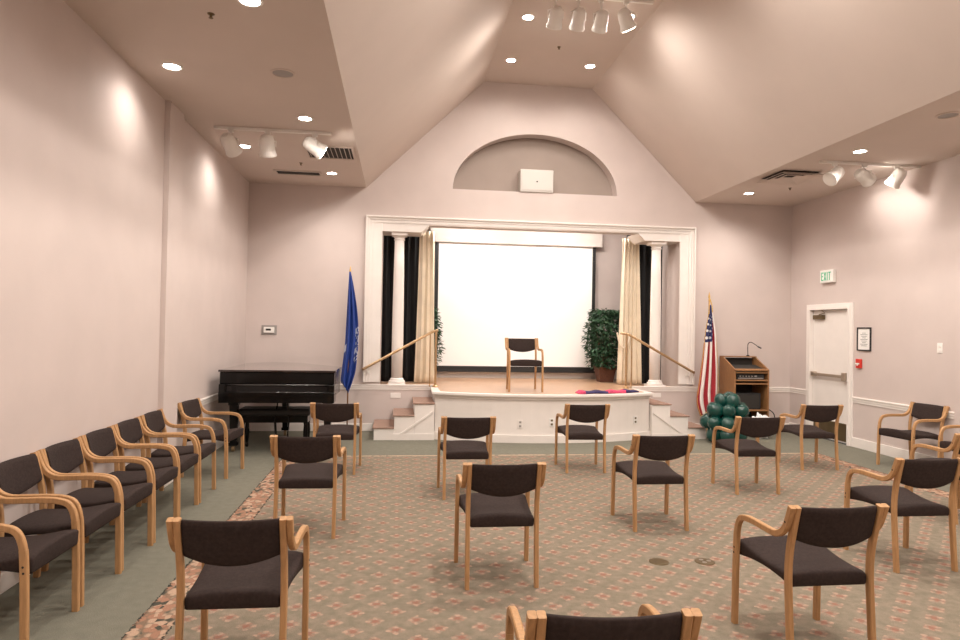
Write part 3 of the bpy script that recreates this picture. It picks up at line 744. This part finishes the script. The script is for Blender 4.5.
# ---------------------------------------------------------------- potted ficus
def ficus(x, y, label, h=1.25, rad=.36, n=3600, seed=3):
    rnd = random.Random(seed)
    t = thing('potted_ficus', label, 'plant', (x, y, ST))
    bm = bmesh.new()
    v = []
    for zz, hw in ((0, .12), (.26, .165), (.28, .175), (.28, .155), (.24, .15)):
        v.append([bm.verts.new((sx * hw, sy * hw, zz)) for sx, sy in ((-1, -1), (1, -1), (1, 1), (-1, 1))])
    for a, b in zip(v, v[1:]):
        for k in range(4): bm.faces.new((a[k], a[(k + 1) % 4], b[(k + 1) % 4], b[k]))
    bm.faces.new(v[0]); link_mesh('pot', bm, M['pot'], t, bevel=.006)
    B('soil', M['soil'], t, (-.148, .148, -.148, .148, .22, .245))
    bm = bmesh.new(); tips = []
    for i in range(9):
        a = rnd.uniform(0, 2 * PI); r = rnd.uniform(.05, rad * .8)
        e = (r * math.cos(a), r * math.sin(a), rnd.uniform(.7, h * .9))
        tube(bm, [(.02 * math.cos(a), .02 * math.sin(a), .24), (e[0] * .35, e[1] * .35, .55), e], .012, 6, .35)
    link_mesh('stem', bm, M['stem'], t)
    bm = bmesh.new()
    for i in range(n):
        a = rnd.uniform(0, 2 * PI); zz = rnd.uniform(0, 1) ** .85
        rr = rad * (.50 + .52 * math.sin(PI * (zz * .75 + .15)) + .10 * math.sin(a * 3 + zz * 11)) * math.sqrt(rnd.uniform(.08, 1)) * (1 + .12 * math.sin(a * 5 + zz * 8))
        c = Vector((rr * math.cos(a), rr * math.sin(a), .27 + (h - .27) * zz))
        L = rnd.uniform(.06, .10); w = L * .25
        dirv = Vector((math.cos(a + rnd.uniform(-1, 1)), math.sin(a + rnd.uniform(-1, 1)), rnd.uniform(-1.2, .35))).normalized()
        sd = dirv.cross(Vector((rnd.uniform(-.4, .4), rnd.uniform(-.4, .4), 1))).normalized(); nn = dirv.cross(sd)
        P = [c, c + dirv * L * .5 + sd * w, c + dirv * L, c + dirv * L * .5 - sd * w, c + dirv * L * .5 + nn * w * .35]
        vv = [bm.verts.new(p) for p in P]
        for f in ((0, 1, 4), (1, 2, 4), (2, 3, 4), (3, 0, 4)): bm.faces.new([vv[k] for k in f])
    link_mesh('foliage', bm, M['leaf'], t)
ficus(3.79, 11.62, 'potted ficus in a brown square pot right of the projection screen', 1.33, .36)
ficus(.48, 11.66, 'leafy potted ficus mostly hidden behind the left beige curtain', 1.32, .27, 2400, 9)

# ---------------------------------------------------------------- wall fittings
t = thing('thermostat', 'white wall thermostat on the back wall above the piano', 'thermostat', (-1.985, YB, 1.49))
B('back_plate', M['grey'], t, (-.115, .115, -.012, -.001, 0, .15), bevel=.003)
B('cover', M['white'], t, (-.08, .08, -.035, -.012, .03, .12), bevel=.006)
B('display', M['dark'], t, (-.045, .03, -.037, -.035, .065, .095))
t = thing('exit_sign', 'white exit sign with green letters on the right wall above the door', 'exit sign', (XR, 9.44, 2.46))
B('housing', M['white'], t, (-.055, -.001, -.155, .155, 0, .20), bevel=.006)
B('face', M['paper'], t, (-.058, -.055, -.14, .14, .015, .185))
bm = bmesh.new()
u0 = .118   # letters run towards -Y (left to right as seen from the room)
def ys(a, b, z0, z1): box(bm, -.061, -.058, u0 - b, u0 - a, z0, z1)
def diag(y0, y1):
    vs = [(y0, .035), (y0 + .016 * (1 if y1 < y0 else -1) * -1, .035), (y1 + .016 * (1 if y1 < y0 else -1) * -1, .165), (y1, .165)]
    prism(bm, vs, 'x', -.061, -.058)
ys(0, .014, .035, .165); ys(.014, .05, .035, .05); ys(.014, .045, .093, .107); ys(.014, .05, .15, .165)
prism(bm, [(u0 - .062, .035), (u0 - .078, .035), (u0 - .118, .165), (u0 - .102, .165)], 'x', -.061, -.058)
prism(bm, [(u0 - .102, .035), (u0 - .118, .035), (u0 - .078, .165), (u0 - .062, .165)], 'x', -.0612, -.0582)
ys(.137, .151, .035, .165)
ys(.168, .228, .15, .165); ys(.191, .205, .035, .15)
lt = link_mesh('lettering', bm, M['green'], t); lt['label'] = 'green letters reading EXIT'
t = thing('framed_notice', 'black framed paper notice on the right wall beside the door', 'picture frame', (XR, 8.655, 1.42))
B('frame', M['black'], t, (-.02, -.001, -.14, .14, 0, .018), (-.02, -.001, -.14, .14, .322, .34), (-.02, -.001, -.14, -.122, .018, .322), (-.02, -.001, .122, .14, .018, .322), bevel=.002)
B('paper', M['paper'], t, (-.010, -.001, -.122, .122, .018, .322))
bm = bmesh.new()
for k in range(9):
    wv = .055 + .02 * math.sin(k * 2.1); box(bm, -.0112, -.0102, -wv, wv, .07 + k * .023, .076 + k * .023)
link_mesh('printed_lines', bm, M['ink'], t)
t = thing('fire_alarm_pull', 'small red fire alarm pull station below the framed notice', 'fire alarm', (XR, 8.745, 1.165))
B('body', M['red'], t, (-.035, -.001, -.05, .05, 0, .135), bevel=.006)
hn = B('handle', M['paper'], t, (-.05, -.04, -.04, .04, .055, .075), (-.05, -.04, -.01, .01, .035, .055), bevel=.003); hn['label'] = 'white pull handle'
t = thing('light_switch', 'white double light switch on the right wall near the picture edge', 'light switch', (XR, 7.33, 1.44))
B('plate', M['white'], t, (-.008, -.001, -.04, .04, 0, .125), bevel=.002)
B('toggle', M['trim'], t, (-.016, -.008, -.012, .012, .075, .10)); B('toggle', M['trim'], t, (-.016, -.008, -.012, .012, .025, .05))
def outlet(x, y, z, rz, label, plate='white'):
    t = thing('wall_outlet', label, 'outlet', (x, y, z), rz, 'wall outlets')
    B('plate', M[plate], t, (-.037, .037, -.008, -.001, -.06, .06), bevel=.002)
    for q in (-.028, .028): B('socket', M['bronze'] if plate == 'white' else M['grey'], t, (-.016, .016, -.0105, -.008, q - .014, q + .014))
def on_front(x):
    c = (3.865 - .565) / 2; s_ = .38; Rr = (c * c + s_ * s_) / (2 * s_); mx = 2.215
    a = math.asin((x - mx) / Rr); return (x, 9.28 + Rr - Rr * math.cos(a) - .001, a)
for x, lab, pl in ((1.78, 'cream wall outlet low on the curved stage front, left of centre', 'trim'), (2.24, 'wall outlet on the stage front beside the middle chair', 'white'), (3.60, 'wall outlet on the stage front near the right stairs', 'white')):
    q = on_front(x); outlet(q[0], q[1], .27 if pl == 'trim' else .30, q[2], lab, pl)
tag(B('wall_vent_plate', M['trim'], None, (-.10, .06, YB - .008, YB - .001, .52, .60), bevel=.002), 'pale cover plate on the back wall behind the left stairs', 'wall plate')
tag(B('wall_vent_plate', M['trim'], None, (4.24, 4.38, YB - .008, YB - .001, .55, .62), bevel=.002), 'pale cover plate on the back wall behind the right stairs', 'wall plate')
for x, y, m, lab in ((1.873, 4.458, 'bronze', 'dark round floor outlet cover in the carpet, the left and plainer of two'), (2.205, 4.436, 'bronze', 'worn round floor outlet cover with pale centre, right of the dark one')):
    t = thing('floor_outlet', lab, 'floor outlet', (x, y, 0))
    bm = bmesh.new(); lathe(bm, [(.070, .0005), (.070, .004), (.062, .006), (.001, .006)], n=32); link_mesh('cover', bm, M[m], t)
    if x > 2: 
        bm = bmesh.new()
        for a in (0, 2.1, 4.2): lathe(bm, [(.016, .006), (.016, .008), (.001, .008)], .03 * math.cos(a), .03 * math.sin(a), 0, 12)
        link_mesh('cap', bm, M['steel'], t)

# ---------------------------------------------------------------- ceiling fittings
KEY = (1.0, .92, .845)
def spot(parent, loc, power, size=2.1, blend=.9, rot=(0, 0, 0), r=.06, col=KEY):
    l = bpy.data.lights.new('lamp', 'SPOT'); l.energy = power; l.spot_size = size; l.spot_blend = blend; l.shadow_soft_size = r; l.color = col
    o = bpy.data.objects.new('lamp', l); C.objects.link(o); o.parent = parent; o.location = loc; o.rotation_euler = rot
    return o
def downlight(x, y, z, power, label, size=2.9):
    t = thing('recessed_light', label, 'ceiling light', (x, y, z), 0, 'recessed ceiling lights')
    bm = bmesh.new(); lathe(bm, [(.088, 0), (.088, -.006), (.070, -.010), (.066, 0)], n=28); link_mesh('trim_ring', bm, M['white'], t)
    bm = bmesh.new(); lathe(bm, [(.066, -.004), (.05, -.008), (.001, -.010)], n=28); link_mesh('lens', bm, M['lamp'], t)
    spot(t, (0, 0, -.03), power, 3.0 if z > 5 else 2.7, .5 if z > 5 else .9, r=.28 if z > 5 else .08)
DW = 1.25
for x, y, z, p, lab in (
    (-1.972, 5.857, HS, 20, 'round recessed light in the left soffit close to the left wall, the brightest there'),
    (-1.027, 7.082, HS, 46, 'round recessed light in the left soffit just in front of the track spotlights'),
    (-1.93, 8.324, HS, 24, 'round recessed light behind the left track spotlights, near the left wall'),
    (-.989, 9.552, HS, 40, 'round recessed light in the left soffit nearest the back wall'),
    (-1.045, 4.572, HS, 34, 'round recessed light at the top edge of the picture in the left soffit'),
    (5.441, 7.141, HS, 46, 'round recessed light in the right soffit beside the track spotlights'),
    (5.42, 9.589, HS, 40, 'round recessed light in the right soffit nearest the back wall'),
    (6.37, 8.324, HS, 6, 'round recessed light in the right soffit near the right wall, behind a track spotlight'),
    (1.578, 8.18, HT, 80, 'round recessed light in the high flat ceiling left of the hanging spotlights'),
    (1.592, 9.531, HT, 24, 'round recessed light in the high ceiling above the gable wall, left one'),
    (2.84, 7.95, HT, 80, 'round recessed light in the high ceiling just behind the rightmost hanging spotlight'),
    (2.810, 9.548, HT, 24, 'round recessed light in the high ceiling above the gable wall, right one'),
    (-1.95, 3.3, HS, 8, 'recessed light in the left soffit above the near left row'), (-1.0, 2.0, HS, 26, 'recessed light in the left soffit out of view'),
    (-1.9, .6, HS, 10, 'recessed light in the left soffit near the rear wall'), (-1.2, -1.6, HS, 30, 'recessed light in the rear left corner'),
    (5.44, 4.6, HS, 46, 'recessed light in the right soffit out of view'), (6.30, 5.86, HS, 30, 'recessed light in the right soffit above the wall chairs'), (5.44, 2.0, HS, 46, 'recessed light in the right soffit near the middle'),
    (6.3, 3.3, HS, 30, 'recessed light by the right wall out of view'), (5.6, -1.2, HS, 46, 'recessed light in the rear right corner'),
    (1.58, 5.4, HT, 150, 'recessed light in the high ceiling over the middle left'), (2.83, 5.4, HT, 150, 'recessed light in the high ceiling over the middle right'),
    (1.58, 2.6, HT, 150, 'recessed light in the high ceiling over the near left'), (2.83, 2.6, HT, 150, 'recessed light in the high ceiling over the near right'),
    (1.58, -.4, HT, 150, 'recessed light in the high ceiling behind the viewer left'), (2.83, -.4, HT, 150, 'recessed light in the high ceiling behind the viewer right'),
    (1.3, 11.2, SZ, 16, 'added unseen recessed light for the screen, over the stage left'), (3.1, 11.2, SZ, 16, 'added unseen recessed light for the screen, over the stage right')):  # the stage pair is added behind the header, out of view, to light the screen
    downlight(x, y, z, p * DW, lab)

for x, lab in ((1.25, 'added unseen strip light brightening the screen, on the stage ceiling left'), (3.15, 'added unseen strip light brightening the screen, on the stage ceiling right')):  # added lamps hidden above the opening to brighten screen and alcove
    t = thing('added_strip_light', lab, 'ceiling light', (x, 10.95, SZ))
    B('housing', M['white'], t, (-.6, .6, -.06, .06, -.05, 0), bevel=.004)
    B('tube', M['lamp'], t, (-.57, .57, -.02, .02, -.075, -.05))
    l = bpy.data.lights.new('lamp', 'AREA'); l.shape = 'RECTANGLE'; l.size = 1.15; l.size_y = .08; l.energy = 12; l.color = (1, .94, .88)
    o = bpy.data.objects.new('lamp', l); C.objects.link(o); o.parent = t; o.location = (0, .03, -.09); o.rotation_euler = (.75, 0, 0)

def track(x0, x1, y, z, heads, label, rotz=0):
    """heads: (x, tilt about x, yaw, power)"""
    t = thing('track_light', label, 'track light', ((x0 + x1) / 2, y, z))
    ox = (x0 + x1) / 2
    B('rail', M['white'], t, (x0 - ox, x1 - ox, -.018, .018, -.032, 0), bevel=.003)
    for hx, tilt, yaw, p, drop in heads:
        hd = bpy.data.objects.new('x', None)
        bm = bmesh.new()
        lathe(bm, [(.012, 0), (.070, -.002), (.074, -.012), (.064, -.05), (.060, -.13), (.052, -.165), (.03, -.185), (.001, -.188)], n=24)
        # head axis: lens at z=0 facing +z before rotation
        rot = Matrix.Rotation(yaw, 4, 'Z') @ Matrix.Rotation(tilt, 4, 'X')
        piv = Vector((hx - ox, 0, -drop))
        off = Matrix.Translation(piv) @ rot @ Matrix.Translation((0, 0, .11)) @ Matrix.Scale(1.32, 4)
        bmesh.ops.transform(bm, matrix=off, verts=bm.verts)
        h = link_mesh('lamp_head', bm, M['white'], t, smooth=False)
        bm = bmesh.new(); lathe(bm, [(.060, .001), (.001, .002)], n=24); bmesh.ops.transform(bm, matrix=off, verts=bm.verts)
        link_mesh('lens', bm, M['lamp'] if p > 0 else M['white'], h)
        bm = bmesh.new(); tube(bm, [(hx - ox, 0, -.03), (hx - ox, 0, -drop * .55)], .012, 8); box(bm, hx - ox - .03, hx - ox + .03, -.016, .016, -.06, -.03)
        side = rot @ Vector((1, 0, 0))
        for s in (-1, 1): tube(bm, [(hx - ox, 0, -drop * .55), piv + side * s * .092 + Vector((0, 0, drop * .3)), piv + side * s * .092], .007, 6)
        link_mesh('yoke', bm, M['white'], h)
        if p > 0:
            o = spot(t, (0, 0, 0), p, 1.6, 1.0, r=.05)
            o.matrix_local = off @ Matrix.Scale(1 / 1.32, 4) @ Matrix.Translation((0, 0, .02)) @ Matrix.Rotation(PI, 4, 'X')
    return t
# tilt: rotation of +z about X; yaw turns that direction round Z.  tilt=PI -> straight down
track(-2.08, -.80, 7.55, HS, [(-1.90, PI * .70, PI * .90, 0, .20), (-1.50, PI * .86, PI * 1.0, 0, .20), (-.98, PI * .66, PI * .62, 20, .18)], 'white track with three spotlights under the left soffit')
track(5.25, 6.65, 7.62, HS, [(5.46, PI * .70, -PI * .42, 0, .18), (5.87, PI * .62, PI * .60, 14, .18), (6.32, PI * .80, PI * 1.15, 0, .18)], 'white track with three spotlights under the right soffit')
track(1.45, 3.0, 7.55, HT, [(1.79, PI * .76, PI, 16, .30), (2.07, PI * .76, PI, 16, .30), (2.35, PI * .76, PI, 16, .30), (2.66, PI * .80, PI * .70, 30, .26)], 'white track with four spotlights hanging from the high flat ceiling')

# sprinklers, speakers, vents, detector
def sprinkler(x, y, z, label):
    t = thing('sprinkler', label, 'sprinkler', (x, y, z), 0, 'ceiling sprinklers')
    bm = bmesh.new(); lathe(bm, [(.026, 0), (.024, -.004), (.009, -.008), (.009, -.022), (.004, -.028)], n=16); link_mesh('body', bm, M['bronze'], t)
    bm = bmesh.new(); lathe(bm, [(.016, -.028), (.016, -.031), (.001, -.032)], n=16); link_mesh('deflector', bm, M['bronze'], t)
sprinkler(-1.368, 4.824, HS, 'small dark sprinkler in the left soffit near the top edge')
sprinkler(-1.352, 9.05, HS, 'small dark sprinkler between the two vents of the left soffit')
sprinkler(5.82, 9.137, HS, 'small dark sprinkler below the right ceiling vent')
sprinkler(2.186, 8.979, HT, 'small dark sprinkler in the high flat ceiling')
for x, y, lab in ((-1.045, 5.852, 'round flush ceiling speaker in the left soffit'), (5.385, 5.824, 'round flush ceiling speaker in the right soffit at the picture edge')):
    t = thing('ceiling_speaker', lab, 'ceiling speaker', (x, y, HS))
    bm = bmesh.new(); lathe(bm, [(.105, 0), (.105, -.006), (.09, -.010), (.088, -.004)], n=32); link_mesh('trim_ring', bm, M['ceil'], t)
    bm = bmesh.new(); lathe(bm, [(.088, -.004), (.001, -.006)], n=32); link_mesh('grille', bm, M['grey'], t)
def vent(x, y, wx, wy, label, n, along='y', drop=.03):
    t = thing('ceiling_vent', label, 'air vent', (x, y, HS))
    a, b, f = wx / 2, wy / 2, .03
    B('frame', M['ceil'], t, (-a, a, -b, -b + f, -.015, 0), (-a, a, b - f, b, -.015, 0), (-a, -a + f, -b + f, b - f, -.015, 0), (a - f, a, -b + f, b - f, -.015, 0), bevel=.003)
    B('duct', M['dark'], t, (-a + f, a - f, -b + f, b - f, -.003, -.001))
    for i in range(n):
        bm = bmesh.new(); k = (i + .5) / n
        if along == 'y':
            xx = -a + f + (wx - 2 * f) * k; prism(bm, [(xx - .012, -.003), (xx - .009, -.003), (xx + .004, -.020), (xx + .001, -.020)], 'y', -b + f, b - f)
        else:
            yy = -b + f + (wy - 2 * f) * k; prism(bm, [(yy - .012, -.003), (yy - .009, -.003), (yy + .004, -.020), (yy + .001, -.020)], 'x', -a + f, a - f)
        link_mesh('slat', bm, M['ceil'], t)
vent(-.90, 8.42, .62, .60, 'square slatted ceiling vent behind the left track spotlights', 10)
vent(-1.47, 9.62, .66, .26, 'narrow dark return slot in the left soffit near the back wall', 0, 'x')
t = thing('ceiling_diffuser', 'square stepped air diffuser in the right soffit', 'air vent', (5.36, 8.42, HS))
for k, (r0, r1, z0, z1) in enumerate(((.31, .235, -.012, -.045), (.225, .15, -.010, -.035), (.14, .07, -.008, -.03))):
    bm = bmesh.new(); q = [(-1, -1), (1, -1), (1, 1), (-1, 1)]
    A = [bm.verts.new((s * r0, u * r0, z1)) for s, u in q]; Bv = [bm.verts.new((s * r1, u * r1, z0)) for s, u in q]
    for i in range(4): bm.faces.new((A[i], A[(i + 1) % 4], Bv[(i + 1) % 4], Bv[i]))
    o = link_mesh('cone', bm, M['ceil'], t); md = o.modifiers.new('t', 'SOLIDIFY'); md.thickness = .006
B('duct', M['dark'], t, (-.27, .27, -.27, .27, -.0015, -.0005))

# ---------------------------------------------------------------- camera, view
yaw, pitch, roll, f = .1247803826, .0145989430, .0178448230, 651.3946616
fw = Vector((math.sin(yaw) * math.cos(pitch), math.cos(yaw) * math.cos(pitch), math.sin(pitch)))
r0 = Vector((math.cos(yaw), -math.sin(yaw), 0)); u0_ = r0.cross(fw)
rt = r0 * math.cos(roll) + u0_ * math.sin(roll); up = u0_ * math.cos(roll) - r0 * math.sin(roll)
cam = bpy.data.cameras.new('camera'); co = bpy.data.objects.new('camera', cam); C.objects.link(co)
mt = Matrix((rt, up, -fw)).transposed().to_4x4(); mt.translation = Vector((0, 0, H)); co.matrix_world = mt
cam.sensor_width = 36; cam.sensor_fit = 'HORIZONTAL'; cam.lens = f / 960 * 36; cam.clip_start = .05
S.camera = co
w = bpy.data.worlds.new('world'); S.world = w; w.use_nodes = True
w.node_tree.nodes['Background'].inputs[0].default_value = (.05, .045, .04, 1)
S.view_settings.view_transform = 'Standard'; S.view_settings.look = 'None'; S.view_settings.gamma = 1
S.view_settings.use_curve_mapping = False
S.view_settings.exposure = .97
